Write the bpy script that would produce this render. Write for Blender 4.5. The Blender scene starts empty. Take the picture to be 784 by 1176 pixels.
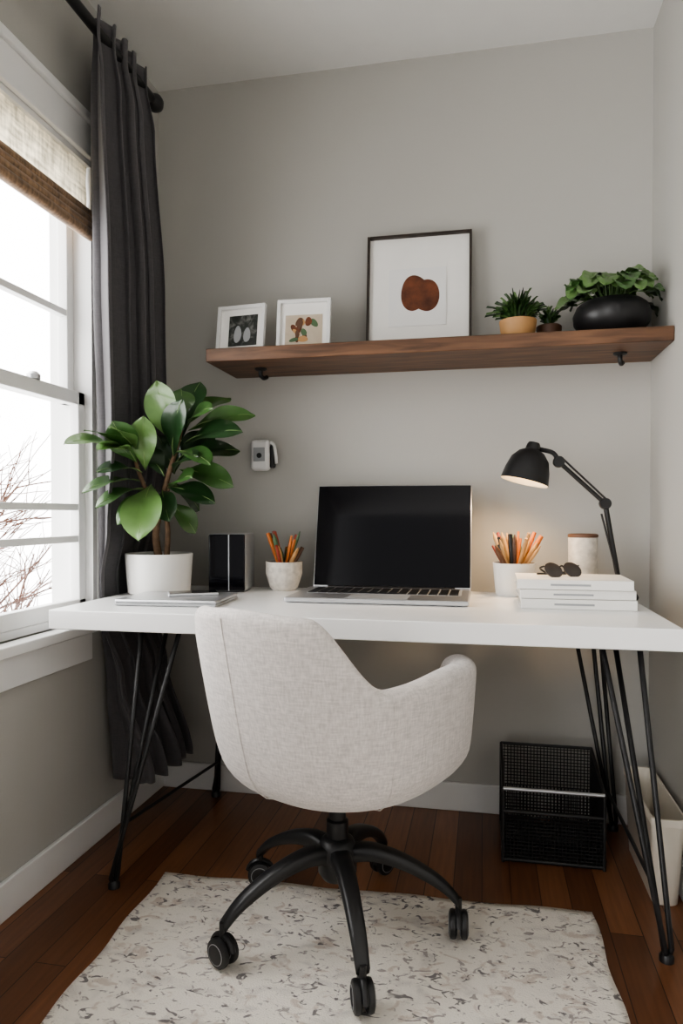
import bpy, bmesh, math, random
from mathutils import Vector, Matrix, Euler
random.seed(7)
S = bpy.context.scene
COL = S.collection
pi = math.pi

# ---------------------------------------------------------------- materials
def new_mat(name):
    m = bpy.data.materials.new(name); m.use_nodes = True
    nt = m.node_tree; b = nt.nodes['Principled BSDF']
    return m, nt, b

def mat(name, col, rough=0.5, metal=0.0, var=0.06, vscale=12.0, bump=0.0, bscale=200.0, emis=None, estr=0.0, coat=0.0, spec=0.5, sheen=0.0, trans=0.0):
    m, nt, b = new_mat(name)
    N, L = nt.nodes, nt.links
    tc = N.new('ShaderNodeTexCoord')
    no = N.new('ShaderNodeTexNoise'); no.inputs['Scale'].default_value = vscale; no.inputs['Detail'].default_value = 4
    L.new(tc.outputs['Object'], no.inputs['Vector'])
    cr = N.new('ShaderNodeValToRGB')
    c0 = [max(0, c*(1-var)) for c in col]; c1 = [min(1, c*(1+var)) for c in col]
    cr.color_ramp.elements[0].color = (*c0, 1); cr.color_ramp.elements[1].color = (*c1, 1)
    cr.color_ramp.elements[0].position = 0.3; cr.color_ramp.elements[1].position = 0.7
    L.new(no.outputs['Fac'], cr.inputs['Fac'])
    L.new(cr.outputs['Color'], b.inputs['Base Color'])
    b.inputs['Roughness'].default_value = rough
    b.inputs['Metallic'].default_value = metal
    b.inputs['Specular IOR Level'].default_value = spec
    b.inputs['Coat Weight'].default_value = coat
    b.inputs['Sheen Weight'].default_value = sheen
    b.inputs['Transmission Weight'].default_value = trans
    if emis:
        b.inputs['Emission Color'].default_value = (*emis, 1); b.inputs['Emission Strength'].default_value = estr
    if bump > 0:
        n2 = N.new('ShaderNodeTexNoise'); n2.inputs['Scale'].default_value = bscale; n2.inputs['Detail'].default_value = 3
        L.new(tc.outputs['Object'], n2.inputs['Vector'])
        bp = N.new('ShaderNodeBump'); bp.inputs['Strength'].default_value = bump; bp.inputs['Distance'].default_value = 0.002
        L.new(n2.outputs['Fac'], bp.inputs['Height']); L.new(bp.outputs['Normal'], b.inputs['Normal'])
    return m

M = {}
M['wall'] = mat('wall_paint', (0.475, 0.465, 0.435), 0.75, var=0.015, vscale=2, bump=0.15, bscale=350)
M['ceil'] = mat('ceiling_paint', (0.76, 0.755, 0.735), 0.85, var=0.01)
M['trim'] = mat('trim_white', (0.80, 0.80, 0.79), 0.35, var=0.01)
M['desk'] = mat('desk_white', (0.88, 0.88, 0.875), 0.28, var=0.01, vscale=3)
M['black'] = mat('black_powder_metal', (0.012, 0.012, 0.013), 0.42, var=0.1)
M['blackp'] = mat('black_plastic', (0.015, 0.015, 0.016), 0.38, var=0.1)
M['gloss'] = mat('black_glass_screen', (0.003, 0.003, 0.005), 0.07, var=0.0, spec=0.32)
M['silver'] = mat('aluminium', (0.62, 0.63, 0.65), 0.3, metal=0.8, var=0.03)
M['grey'] = mat('grey_plastic', (0.35, 0.36, 0.37), 0.4, var=0.03)
M['white'] = mat('white_plastic', (0.80, 0.80, 0.79), 0.35, var=0.01)
M['ceramic'] = mat('white_ceramic', (0.80, 0.79, 0.76), 0.3, var=0.03, vscale=8)
M['stone'] = mat('speckled_stoneware', (0.64, 0.60, 0.54), 0.5, var=0.18, vscale=60)
M['tan'] = mat('terracotta_tan', (0.50, 0.28, 0.12), 0.6, var=0.12)
M['brownpot'] = mat('brown_pot', (0.12, 0.06, 0.035), 0.5, var=0.2)
M['soil'] = mat('soil', (0.04, 0.028, 0.02), 0.95, var=0.5, vscale=60, bump=1.0, bscale=80)
M['leaf'] = mat('leaf_green', (0.052, 0.12, 0.032), 0.32, var=0.35, vscale=9, coat=0.3)
M['leafl'] = mat('leaf_green_light', (0.115, 0.21, 0.065), 0.32, var=0.3, vscale=9, coat=0.3)
M['leafd'] = mat('leaf_green_dark', (0.018, 0.048, 0.016), 0.3, var=0.3, vscale=9, coat=0.3)
M['rib'] = mat('leaf_midrib', (0.22, 0.32, 0.12), 0.45, var=0.1)
M['bark'] = mat('bark', (0.16, 0.10, 0.06), 0.85, var=0.35, vscale=50, bump=0.8, bscale=90)
M['twig'] = mat('twig_bark', (0.30, 0.17, 0.13), 0.9, var=0.25)
M['paper'] = mat('paper_white', (0.84, 0.83, 0.80), 0.7, var=0.02)
M['pages'] = mat('book_pages', (0.72, 0.69, 0.63), 0.8, var=0.05, vscale=120)
M['brownart'] = mat('brown_art', (0.13, 0.042, 0.018), 0.7, var=0.5, vscale=25)
M['framewood'] = mat('dark_frame_wood', (0.028, 0.018, 0.013), 0.4, var=0.3, vscale=30)
M['cream'] = mat('cream_enamel', (0.74, 0.69, 0.60), 0.4, var=0.03)
M['orange'] = mat('pencil_orange', (0.55, 0.17, 0.04), 0.45)
M['woodp'] = mat('pencil_wood', (0.50, 0.30, 0.13), 0.6)
M['redp'] = mat('pencil_red', (0.28, 0.05, 0.03), 0.45)
M['greenp'] = mat('pen_green', (0.08, 0.14, 0.07), 0.45)
M['bulb'] = mat('warm_bulb', (1, 0.9, 0.7), 0.4, emis=(1.0, 0.66, 0.32), estr=12)
M['reflector'] = mat('lamp_reflector', (0.85, 0.8, 0.7), 0.4)
M['bronze'] = mat('smoky_lens', (0.06, 0.05, 0.045), 0.15, var=0.2)

def fabric(name, col, scale=900, rough=0.95, var=0.18, sheen=0.3, translucent=0.0):
    m, nt, b = new_mat(name); N, L = nt.nodes, nt.links
    tc = N.new('ShaderNodeTexCoord')
    mp = N.new('ShaderNodeMapping'); mp.inputs['Scale'].default_value = (1, 1, 0.15); L.new(tc.outputs['Object'], mp.inputs['Vector'])
    mp2 = N.new('ShaderNodeMapping'); mp2.inputs['Scale'].default_value = (0.15, 0.15, 1); L.new(tc.outputs['Object'], mp2.inputs['Vector'])
    n1 = N.new('ShaderNodeTexNoise'); n1.inputs['Scale'].default_value = scale; L.new(mp.outputs[0], n1.inputs['Vector'])
    n2 = N.new('ShaderNodeTexNoise'); n2.inputs['Scale'].default_value = scale; L.new(mp2.outputs[0], n2.inputs['Vector'])
    ad = N.new('ShaderNodeMath'); ad.operation = 'ADD'; L.new(n1.outputs['Fac'], ad.inputs[0]); L.new(n2.outputs['Fac'], ad.inputs[1])
    ha = N.new('ShaderNodeMath'); ha.operation = 'MULTIPLY'; ha.inputs[1].default_value = 0.5; L.new(ad.outputs[0], ha.inputs[0])
    cr = N.new('ShaderNodeValToRGB')
    cr.color_ramp.elements[0].position = 0.35; cr.color_ramp.elements[1].position = 0.65
    cr.color_ramp.elements[0].color = (*[c*(1-var) for c in col], 1); cr.color_ramp.elements[1].color = (*[min(1, c*(1+var)) for c in col], 1)
    L.new(ha.outputs[0], cr.inputs['Fac']); L.new(cr.outputs['Color'], b.inputs['Base Color'])
    bp = N.new('ShaderNodeBump'); bp.inputs['Strength'].default_value = 0.35; bp.inputs['Distance'].default_value = 0.001
    L.new(ha.outputs[0], bp.inputs['Height']); L.new(bp.outputs['Normal'], b.inputs['Normal'])
    b.inputs['Roughness'].default_value = rough; b.inputs['Sheen Weight'].default_value = sheen
    if translucent > 0:
        tr = N.new('ShaderNodeBsdfTranslucent'); L.new(cr.outputs['Color'], tr.inputs['Color'])
        mx = N.new('ShaderNodeMixShader'); mx.inputs[0].default_value = translucent
        out = [n for n in N if n.type == 'OUTPUT_MATERIAL'][0]
        L.new(b.outputs[0], mx.inputs[1]); L.new(tr.outputs[0], mx.inputs[2]); L.new(mx.outputs[0], out.inputs[0])
    return m
M['fabric'] = fabric('linen_fabric', (0.62, 0.58, 0.555), 260, var=0.17)
M['curtain'] = fabric('charcoal_curtain', (0.082, 0.078, 0.083), 300, var=0.12, sheen=0.2)
M['weave_l'] = fabric('woven_shade_light', (0.62, 0.56, 0.43), 90, var=0.45, translucent=0.4)
M['weave_d'] = fabric('woven_shade_brown', (0.24, 0.15, 0.085), 120, var=0.5)

def wood_mat(name, c0, c1, axis_scale, scale=6, rough=0.45):
    m, nt, b = new_mat(name); N, L = nt.nodes, nt.links
    tc = N.new('ShaderNodeTexCoord'); mp = N.new('ShaderNodeMapping'); mp.inputs['Scale'].default_value = axis_scale
    L.new(tc.outputs['Object'], mp.inputs['Vector'])
    n = N.new('ShaderNodeTexNoise'); n.inputs['Scale'].default_value = scale; n.inputs['Detail'].default_value = 8; n.inputs['Distortion'].default_value = 0.6
    L.new(mp.outputs[0], n.inputs['Vector'])
    cr = N.new('ShaderNodeValToRGB'); cr.color_ramp.elements[0].position = 0.3; cr.color_ramp.elements[1].position = 0.72
    cr.color_ramp.elements[0].color = (*c0, 1); cr.color_ramp.elements[1].color = (*c1, 1)
    L.new(n.outputs['Fac'], cr.inputs['Fac']); L.new(cr.outputs['Color'], b.inputs['Base Color'])
    b.inputs['Roughness'].default_value = rough
    return m
M['walnut'] = wood_mat('walnut_shelf', (0.055, 0.026, 0.014), (0.20, 0.10, 0.052), (1.2, 12, 12), 4)

def floor_mat():
    m, nt, b = new_mat('hardwood_floor'); N, L = nt.nodes, nt.links
    tc = N.new('ShaderNodeTexCoord'); mp = N.new('ShaderNodeMapping'); mp.inputs['Rotation'].default_value = (0, 0, pi/2)
    L.new(tc.outputs['Object'], mp.inputs['Vector'])
    br = N.new('ShaderNodeTexBrick'); br.inputs['Scale'].default_value = 1.0
    br.inputs['Brick Width'].default_value = 1.0; br.inputs['Row Height'].default_value = 0.075; br.inputs['Mortar Size'].default_value = 0.0012
    br.inputs['Color1'].default_value = (0.14, 0.060, 0.030, 1); br.inputs['Color2'].default_value = (0.30, 0.138, 0.068, 1); br.inputs['Mortar'].default_value = (0.025, 0.012, 0.007, 1)
    br.offset = 0.37
    L.new(mp.outputs[0], br.inputs['Vector'])
    mp2 = N.new('ShaderNodeMapping'); mp2.inputs['Scale'].default_value = (22, 1.4, 1); L.new(tc.outputs['Object'], mp2.inputs['Vector'])
    n = N.new('ShaderNodeTexNoise'); n.inputs['Scale'].default_value = 4; n.inputs['Detail'].default_value = 8; L.new(mp2.outputs[0], n.inputs['Vector'])
    cr = N.new('ShaderNodeValToRGB'); cr.color_ramp.elements[0].color = (0.5, 0.47, 0.45, 1); cr.color_ramp.elements[1].color = (1.2, 1.15, 1.1, 1)
    L.new(n.outputs['Fac'], cr.inputs['Fac'])
    mx = N.new('ShaderNodeMix'); mx.data_type = 'RGBA'; mx.blend_type = 'MULTIPLY'; mx.inputs['Factor'].default_value = 1
    L.new(br.outputs['Color'], mx.inputs['A']); L.new(cr.outputs['Color'], mx.inputs['B'])
    L.new(mx.outputs['Result'], b.inputs['Base Color'])
    b.inputs['Roughness'].default_value = 0.28
    return m
M['floor'] = floor_mat()

def rug_mat():
    m, nt, b = new_mat('patterned_rug'); N, L = nt.nodes, nt.links
    tc = N.new('ShaderNodeTexCoord'); mp = N.new('ShaderNodeMapping'); mp.inputs['Scale'].default_value = (1, 1.5, 1)
    L.new(tc.outputs['Object'], mp.inputs['Vector'])
    def noise(scale, det, dist, lo, hi, off=0.0):
        n = N.new('ShaderNodeTexNoise'); n.inputs['Scale'].default_value = scale; n.inputs['Detail'].default_value = det; n.inputs['Distortion'].default_value = dist
        m2 = N.new('ShaderNodeMapping'); m2.inputs['Location'].default_value = (off, off*1.7, 0); L.new(mp.outputs[0], m2.inputs['Vector'])
        L.new(m2.outputs[0], n.inputs['Vector'])
        r = N.new('ShaderNodeMapRange'); r.inputs['From Min'].default_value = lo; r.inputs['From Max'].default_value = hi
        L.new(n.outputs['Fac'], r.inputs['Value']); return r.outputs[0]
    specks = noise(27, 3, 1.2, 0.615, 0.66)
    specks2 = noise(38, 3, 1.0, 0.61, 0.66, 5.3)
    greys = noise(14, 4, 0.8, 0.52, 0.70, 2.1)
    warm = noise(20, 3, 1.0, 0.58, 0.66, 9.2)
    fine = noise(260, 2, 0, 0.2, 0.8)
    def mix(a, fac, col, k):
        mu = N.new('ShaderNodeMath'); mu.operation = 'MULTIPLY'; mu.inputs[1].default_value = k; L.new(fac, mu.inputs[0])
        x = N.new('ShaderNodeMix'); x.data_type = 'RGBA'; L.new(mu.outputs[0], x.inputs['Factor'])
        if isinstance(a, tuple): x.inputs['A'].default_value = a
        else: L.new(a, x.inputs['A'])
        x.inputs['B'].default_value = col; return x.outputs['Result']
    c = mix((0.86, 0.81, 0.73, 1), greys, (0.52, 0.48, 0.45, 1), 0.6)
    c = mix(c, warm, (0.50, 0.38, 0.31, 1), 0.55)
    c = mix(c, specks2, (0.24, 0.20, 0.20, 1), 0.75)
    c = mix(c, specks, (0.07, 0.06, 0.07, 1), 0.85)
    c = mix(c, fine, (0.60, 0.57, 0.52, 1), 0.18)
    L.new(c, b.inputs['Base Color']); b.inputs['Roughness'].default_value = 1.0
    bp = N.new('ShaderNodeBump'); bp.inputs['Strength'].default_value = 0.7; bp.inputs['Distance'].default_value = 0.003
    L.new(fine, bp.inputs['Height']); L.new(bp.outputs['Normal'], b.inputs['Normal'])
    return m
M['rug'] = rug_mat()

def glass_mat():
    m = bpy.data.materials.new('window_glass'); m.use_nodes = True; nt = m.node_tree; N, L = nt.nodes, nt.links
    for n in list(N): N.remove(n)
    o = N.new('ShaderNodeOutputMaterial'); t = N.new('ShaderNodeBsdfTransparent'); g = N.new('ShaderNodeBsdfGlossy'); g.inputs['Roughness'].default_value = 0.02
    x = N.new('ShaderNodeMixShader'); x.inputs[0].default_value = 0.04
    L.new(t.outputs[0], x.inputs[1]); L.new(g.outputs[0], x.inputs[2]); L.new(x.outputs[0], o.inputs[0])
    return m
M['glass'] = glass_mat()

def art_mat(name, cols, scale):
    m, nt, b = new_mat(name); N, L = nt.nodes, nt.links
    tc = N.new('ShaderNodeTexCoord'); n = N.new('ShaderNodeTexNoise'); n.inputs['Scale'].default_value = scale; n.inputs['Detail'].default_value = 3; n.inputs['Distortion'].default_value = 1.2
    L.new(tc.outputs['Object'], n.inputs['Vector'])
    cr = N.new('ShaderNodeValToRGB'); cr.color_ramp.interpolation = 'LINEAR'
    e = cr.color_ramp.elements
    e[0].position = 0.3; e[0].color = (*cols[0], 1); e[1].position = 0.7; e[1].color = (*cols[-1], 1)
    for i, c in enumerate(cols[1:-1]):
        k = e.new(0.3+0.4*(i+1)/(len(cols)-1)); k.color = (*c, 1)
    L.new(n.outputs['Fac'], cr.inputs['Fac']); L.new(cr.outputs['Color'], b.inputs['Base Color']); b.inputs['Roughness'].default_value = 0.4
    return m
M['photo1'] = art_mat('photo_print_dark', [(0.01, 0.012, 0.012), (0.03, 0.035, 0.03), (0.20, 0.20, 0.19)], 30)
M['photo2'] = art_mat('botanical_paper', [(0.50, 0.42, 0.32), (0.60, 0.52, 0.42)], 10)

# ---------------------------------------------------------------- mesh helpers
def empty(name, loc=(0, 0, 0), rz=0):
    e = bpy.data.objects.new(name, None); e.empty_display_size = 0.05
    e.location = loc; e.rotation_euler = (0, 0, rz); COL.objects.link(e); return e

def obj(name, verts, faces, mats, parent=None, loc=(0, 0, 0), rot=(0, 0, 0), smooth=True, fmat=None):
    me = bpy.data.meshes.new(name); me.from_pydata([tuple(v) for v in verts], [], faces); me.update()
    if not isinstance(mats, (list, tuple)): mats = [mats]
    for m in mats: me.materials.append(m)
    if fmat:
        for i, k in enumerate(fmat): me.polygons[i].material_index = k
    bm = bmesh.new(); bm.from_mesh(me); bmesh.ops.recalc_face_normals(bm, faces=bm.faces); bm.to_mesh(me); bm.free()
    if smooth:
        for p in me.polygons: p.use_smooth = True
    o = bpy.data.objects.new(name, me); COL.objects.link(o); o.location = loc; o.rotation_euler = rot
    if parent: o.parent = parent
    return o

def box(name, a, b, m, parent=None, bevel=0.0, loc=(0, 0, 0), rot=(0, 0, 0), seg=2):
    x0, y0, z0 = a; x1, y1, z1 = b
    v = [(x0, y0, z0), (x1, y0, z0), (x1, y1, z0), (x0, y1, z0), (x0, y0, z1), (x1, y0, z1), (x1, y1, z1), (x0, y1, z1)]
    f = [(0, 3, 2, 1), (4, 5, 6, 7), (0, 1, 5, 4), (1, 2, 6, 5), (2, 3, 7, 6), (3, 0, 4, 7)]
    o = obj(name, v, f, m, parent, loc, rot, smooth=False)
    if bevel > 0:
        md = o.modifiers.new('bevel', 'BEVEL'); md.width = bevel; md.segments = seg
        for p in o.data.polygons: p.use_smooth = True
        wn = o.modifiers.new('wn', 'WEIGHTED_NORMAL')
    return o

def lathe(name, prof, m, parent=None, loc=(0, 0, 0), rot=(0, 0, 0), segs=48, sx=1, sy=1):
    v = []; f = []; rings = []
    for (r, z) in prof:
        if r <= 1e-6:
            rings.append([len(v)]); v.append((0, 0, z))
        else:
            ring = []
            for i in range(segs):
                a = 2*pi*i/segs; ring.append(len(v)); v.append((sx*r*math.cos(a), sy*r*math.sin(a), z))
            rings.append(ring)
    for k in range(len(rings)-1):
        A, B = rings[k], rings[k+1]
        if len(A) == 1 and len(B) == 1: continue
        for i in range(segs):
            j = (i+1) % segs
            if len(A) == 1: f.append((A[0], B[i], B[j]))
            elif len(B) == 1: f.append((A[i], A[j], B[0]))
            else: f.append((A[i], A[j], B[j], B[i]))
    o = obj(name, v, f, m, parent, loc, rot)
    md = o.modifiers.new('es', 'EDGE_SPLIT'); md.split_angle = math.radians(40)
    return o

def catmull(pts, n=6):
    P = [Vector(p) for p in pts]; out = []
    for i in range(len(P)-1):
        p0 = P[max(i-1, 0)]; p1 = P[i]; p2 = P[i+1]; p3 = P[min(i+2, len(P)-1)]
        for k in range(n):
            t = k/n
            out.append(0.5*((2*p1)+(-p0+p2)*t+(2*p0-5*p1+4*p2-p3)*t*t+(-p0+3*p1-3*p2+p3)*t**3))
    out.append(P[-1]); return out

def tube_geo(pts, r, segs=10, V=None, F=None):
    P = [Vector(p) for p in pts]; n = len(P)
    if V is None: V = []; F = []
    R = r if isinstance(r, (list, tuple)) else [r]*n
    t0 = (P[1]-P[0]).normalized(); up = Vector((0, 0, 1)) if abs(t0.z) < 0.9 else Vector((1, 0, 0))
    nrm = t0.cross(up).normalized(); base = len(V)
    for i in range(n):
        t = (P[min(i+1, n-1)]-P[max(i-1, 0)])
        if t.length < 1e-9: t = t0.copy()
        t.normalize()
        nrm = (nrm - t*nrm.dot(t)).normalized(); bn = t.cross(nrm)
        rr = R[i] if i < len(R) else R[-1]
        for k in range(segs):
            a = 2*pi*k/segs; V.append(tuple(P[i]+nrm*math.cos(a)*rr+bn*math.sin(a)*rr))
    for i in range(n-1):
        for k in range(segs):
            a = base+i*segs+k; b = base+i*segs+(k+1) % segs
            F.append((a, b, b+segs, a+segs))
    F.append(tuple(base+k for k in reversed(range(segs)))); F.append(tuple(base+(n-1)*segs+k for k in range(segs)))
    return V, F

def tube(name, pts, r, m, parent=None, segs=10, loc=(0, 0, 0), smooth_n=0, rot=(0, 0, 0)):
    if smooth_n:
        n0 = len(pts); pts = catmull(pts, smooth_n)
        if isinstance(r, (list, tuple)):
            rr = []
            for i in range(n0-1):
                for k in range(smooth_n): rr.append(r[i]+(r[i+1]-r[i])*k/smooth_n)
            rr.append(r[-1]); r = rr
    V, F = tube_geo(pts, r, segs)
    o = obj(name, V, F, m, parent, loc, rot)
    md = o.modifiers.new('es', 'EDGE_SPLIT'); md.split_angle = math.radians(45)
    return o

# ---------------------------------------------------------------- room
XL, XR, ZC, YF = -1.16, 0.520, 2.53, -3.0
WY0, WY1, WZ0, WZ1 = -1.60, -0.43, 0.68, 2.06
T = 0.14
box('floor', (XL-T, YF, -0.05), (XR+T, T, 0), M['floor'])
box('ceiling', (XL-T, YF, ZC), (XR+T, T, ZC+0.1), M['ceil'])
box('wall_back', (XL-T, 0, 0), (XR+T, T, ZC), M['wall'])
box('wall_right', (XR, YF, 0), (XR+T, 0, ZC), M['wall'])
wl = empty('wall_left')
box('panel_below', (XL-T, YF, 0), (XL, 0, WZ0), M['wall'], wl)
box('panel_above', (XL-T, YF, WZ1), (XL, 0, ZC), M['wall'], wl)
box('panel_far', (XL-T, WY1, WZ0), (XL, 0, WZ1), M['wall'], wl)
box('panel_near', (XL-T, YF, WZ0), (XL, WY0, WZ1), M['wall'], wl)
def baseboard(name, a, b):
    e = empty(name)
    box('board', a, b, M['trim'], e, bevel=0.004)
    return e
baseboard('baseboard_back', (XL+0.015, -0.015, 0), (XR-0.015, 0, 0.095))
baseboard('baseboard_left', (XL, YF, 0), (XL+0.015, 0, 0.095))
baseboard('baseboard_right', (XR-0.015, YF, 0), (XR, 0, 0.095))

# window
w = empty('window_1')
box('jamb_far', (XL-T, WY1-0.02, WZ0), (XL, WY1, WZ1), M['trim'], w)
box('jamb_near', (XL-T, WY0, WZ0), (XL, WY0+0.02, WZ1), M['trim'], w)
box('head', (XL-T, WY0, WZ1-0.02), (XL, WY1, WZ1), M['trim'], w)
box('inner_sill', (XL-T, WY0, WZ0-0.0), (XL-0.02, WY1, WZ0+0.02), M['trim'], w)
box('casing_head', (XL, WY0-0.09, WZ1-0.005), (XL+0.018, WY1+0.09, WZ1+0.09), M['trim'], w, 0.004)
box('casing_cap', (XL, WY0-0.1, WZ1+0.09), (XL+0.03, WY1+0.1, WZ1+0.115), M['trim'], w, 0.004)
box('casing_side', (XL, WY1, WZ0), (XL+0.006, WY1+0.08, WZ1), M['trim'], w, 0.002)
box('stool', (XL-0.02, WY0-0.1, WZ0-0.03), (XL+0.042, WY1-0.05, WZ0), M['trim'], w, 0.005)
box('apron', (XL, WY0-0.09, WZ0-0.115), (XL+0.016, WY1-0.05, WZ0-0.03), M['trim'], w, 0.004)
def sash(pref, xc, z0, z1, bars):
    y0, y1 = WY0+0.02, WY1-0.02; h = 0.016; fw = 0.034
    box(pref+'_stile_far', (xc-h, y1-fw, z0), (xc+h, y1, z1), M['trim'], w, 0.003)
    box(pref+'_stile_near', (xc-h, y0, z0), (xc+h, y0+fw, z1), M['trim'], w, 0.003)
    box(pref+'_rail_top', (xc-h, y0, z1-0.04), (xc+h, y1, z1), M['trim'], w, 0.003)
    box(pref+'_rail_bottom', (xc-h, y0, z0), (xc+h, y1, z0+0.045), M['trim'], w, 0.003)
    for i, z in enumerate(bars):
        box(pref+'_muntin_%d' % i, (xc-h*0.8, y0+fw, z-0.010), (xc+h*0.8, y1-fw, z+0.010), M['trim'], w, 0.002)
    box(pref+'_glass', (xc-0.002, y0+fw, z0+0.05), (xc+0.002, y1-fw, z1-0.04), M['glass'], w)
sash('upper_sash', XL-0.075, 1.33, WZ1-0.02, [1.60])
sash('lower_sash', XL-0.040, WZ0+0.02, 1.365, [1.02, 0.925])
lathe('sash_lock', [(0, 0), (0.018, 0), (0.018, 0.012), (0.01, 0.02), (0, 0.02)], M['silver'], w, (XL-0.035, -0.68, 1.365))

# woven roman shade
sh = empty('woven_roman_shade')
v = []; f = []
n = 60
zs = [2.055-i*(2.055-1.90)/10 for i in range(11)]
for i, z in enumerate(zs):
    for j in range(n+1):
        y = WY0+0.03+(WY1-0.025-WY0-0.03)*j/n
        v.append((XL-0.012+0.0015*math.sin(j*1.9+i), y, z))
for i in range(10):
    for j in range(n):
        a = i*(n+1)+j; f.append((a, a+1, a+n+2, a+n+1))
o = obj('light_panel', v, f, M['weave_l'], sh)
for k in range(4):
    z = 1.898-0.021*k
    tube('fold_%d' % k, [(XL-0.006+0.003*k, WY0+0.03, z), (XL-0.006+0.003*k, WY1-0.025, z)], 0.0165, M['weave_d'], sh, 14)

# curtain rod + curtain
rod = empty('curtain_rod')
RX, RZ = -1.05, 2.335
tube('rod', [(RX, -2.2, RZ), (RX, -0.27, RZ)], 0.015, M['black'], rod, 16)
lathe('finial', [(0, -0.03), (0.018, -0.026), (0.027, -0.01), (0.028, 0.006), (0.018, 0.024), (0.013, 0.03), (0, 0.03)], M['black'], rod, (RX, -0.25, RZ), (pi/2, 0, 0), 24)
for i, y in enumerate((-0.28, -1.9)):
    tube('bracket_%d' % i, [(RX, y, RZ), (RX-0.03, y, RZ-0.01), (XL+0.004, y, RZ-0.01)], 0.007, M['black'], rod, 8)
    lathe('bracket_plate_%d' % i, [(0, 0), (0.025, 0), (0.025, 0.006), (0, 0.006)], M['black'], rod, (XL, y, RZ-0.01), (0, pi/2, 0), 20)
cur = empty('curtain')
keys = [  # z, xc, amp, y0, y1
    (2.385, -1.05, 0.024, -0.62, -0.295), (2.33, -1.05, 0.022, -0.625, -0.29), (2.2, -1.052, 0.036, -0.62, -0.25),
    (1.7, -1.07, 0.046, -0.57, -0.15), (1.2, -1.088, 0.043, -0.52, -0.09), (0.95, -1.108, 0.032, -0.50, -0.09), (0.80, -1.131, 0.017, -0.48, -0.09),
    (0.68, -1.131, 0.017, -0.47, -0.09), (0.5, -1.095, 0.042, -0.46, -0.09), (0.185, -1.035, 0.088, -0.45, -0.11)]
def curk(z):
    for a, b in zip(keys, keys[1:]):
        if z <= a[0] and z >= b[0]:
            t = (a[0]-z)/(a[0]-b[0]); t = t*t*(3-2*t)
            return [a[i]+(b[i]-a[i])*t for i in range(1, 5)]
    return list(keys[-1][1:])
NU, NV = 180, 110
v = []; f = []
for j in range(NV+1):
    z = 2.385+(0.185-2.385)*j/NV
    xc, amp, y0, y1 = curk(z)
    for i in range(NU+1):
        u = i/NU; ph = 2*pi*5*u + 0.8*math.sin(u*9+z*0.8)
        s = math.sin(ph)
        x = xc+amp*(s*0.88+0.12*math.sin(ph*2.3+1))
        y = y0+(y1-y0)*u + 0.016*math.sin(2*ph)
        v.append((x, y, z+0.004*math.sin(ph)))
for j in range(NV):
    for i in range(NU):
        a = j*(NU+1)+i; f.append((a, a+1, a+NU+2, a+NU+1))
o = obj('drape', v, f, M['curtain'], cur); md = o.modifiers.new('s', 'SOLIDIFY'); md.thickness = 0.003

# rug
rug = empty('area_rug', (-0.275, -1.275, 0), math.radians(1.6))
v = []; f = []; nx, ny = 60, 70
for j in range(ny+1):
    for i in range(nx+1):
        x = -0.565+1.13*i/nx; y = -0.70+1.40*j/ny
        v.append((x+0.004*math.sin(y*23), y+0.004*math.sin(x*17), 0.007+0.0006*math.sin(x*40)*math.sin(y*33)))
for j in range(ny):
    for i in range(nx):
        a = j*(nx+1)+i; f.append((a, a+1, a+nx+2, a+nx+1))
o = obj('pile', v, f, M['rug'], rug); md = o.modifiers.new('s', 'SOLIDIFY'); md.thickness = 0.006; md.offset = -1
if o.data.polygons[0].normal.z < 0: md.offset = 1

# ---------------------------------------------------------------- desk
DX0, DX1, DY0, DY1, DZ = -1.108, 0.428, -0.75, -0.09, 0.75
dk = empty('desk')
box('top', (DX0, DY0, DZ-0.05), (DX1, DY1, DZ), M['desk'], dk, 0.003)
def hairpin(pref, foot, tops):
    fx, fy = foot
    c = Vector((fx, fy, 0.008))
    V = []; F = []
    for i, (tx, ty) in enumerate(tops):
        t = Vector((tx, ty, DZ-0.052))
        off = Vector((0.010*math.cos(i*2.1), 0.010*math.sin(i*2.1), 0))
        tube_geo([t, c+off+Vector((0, 0, 0.02)), c+off*0.4], 0.0062, 10, V, F)
    obj(pref+'_rods', V, F, M['black'], dk)
    xs = [t[0] for t in tops]; ys = [t[1] for t in tops]
    box(pref+'_plate', (min(xs)-0.015, min(ys)-0.015, DZ-0.055), (max(xs)+0.015, max(ys)+0.015, DZ-0.05), M['black'], dk)
    lathe(pref+'_foot', [(0, 0), (0.016, 0), (0.016, 0.012), (0.010, 0.02), (0, 0.02)], M['black'], dk, (fx, fy, 0), segs=16)
hairpin('leg_1', (-0.965, -0.68), [(-0.87, -0.70), (-0.845, -0.60), (-0.765, -0.70)])
hairpin('leg_2', (-0.925, -0.055), [(-0.87, -0.13), (-0.83, -0.22), (-0.77, -0.13)])
hairpin('leg_3', (0.405, -0.715), [(0.345, -0.71), (0.31, -0.60), (0.265, -0.71)])
hairpin('leg_4', (0.405, -0.055), [(0.345, -0.13), (0.31, -0.22), (0.265, -0.13)])
tube('brace_1', [(-0.94, -0.675, 0.17), (-0.908, -0.075, 0.13)], 0.005, M['black'], dk)
tube('brace_2', [(0.375, -0.70, 0.17), (0.385, -0.075, 0.13)], 0.005, M['black'], dk)

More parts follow.
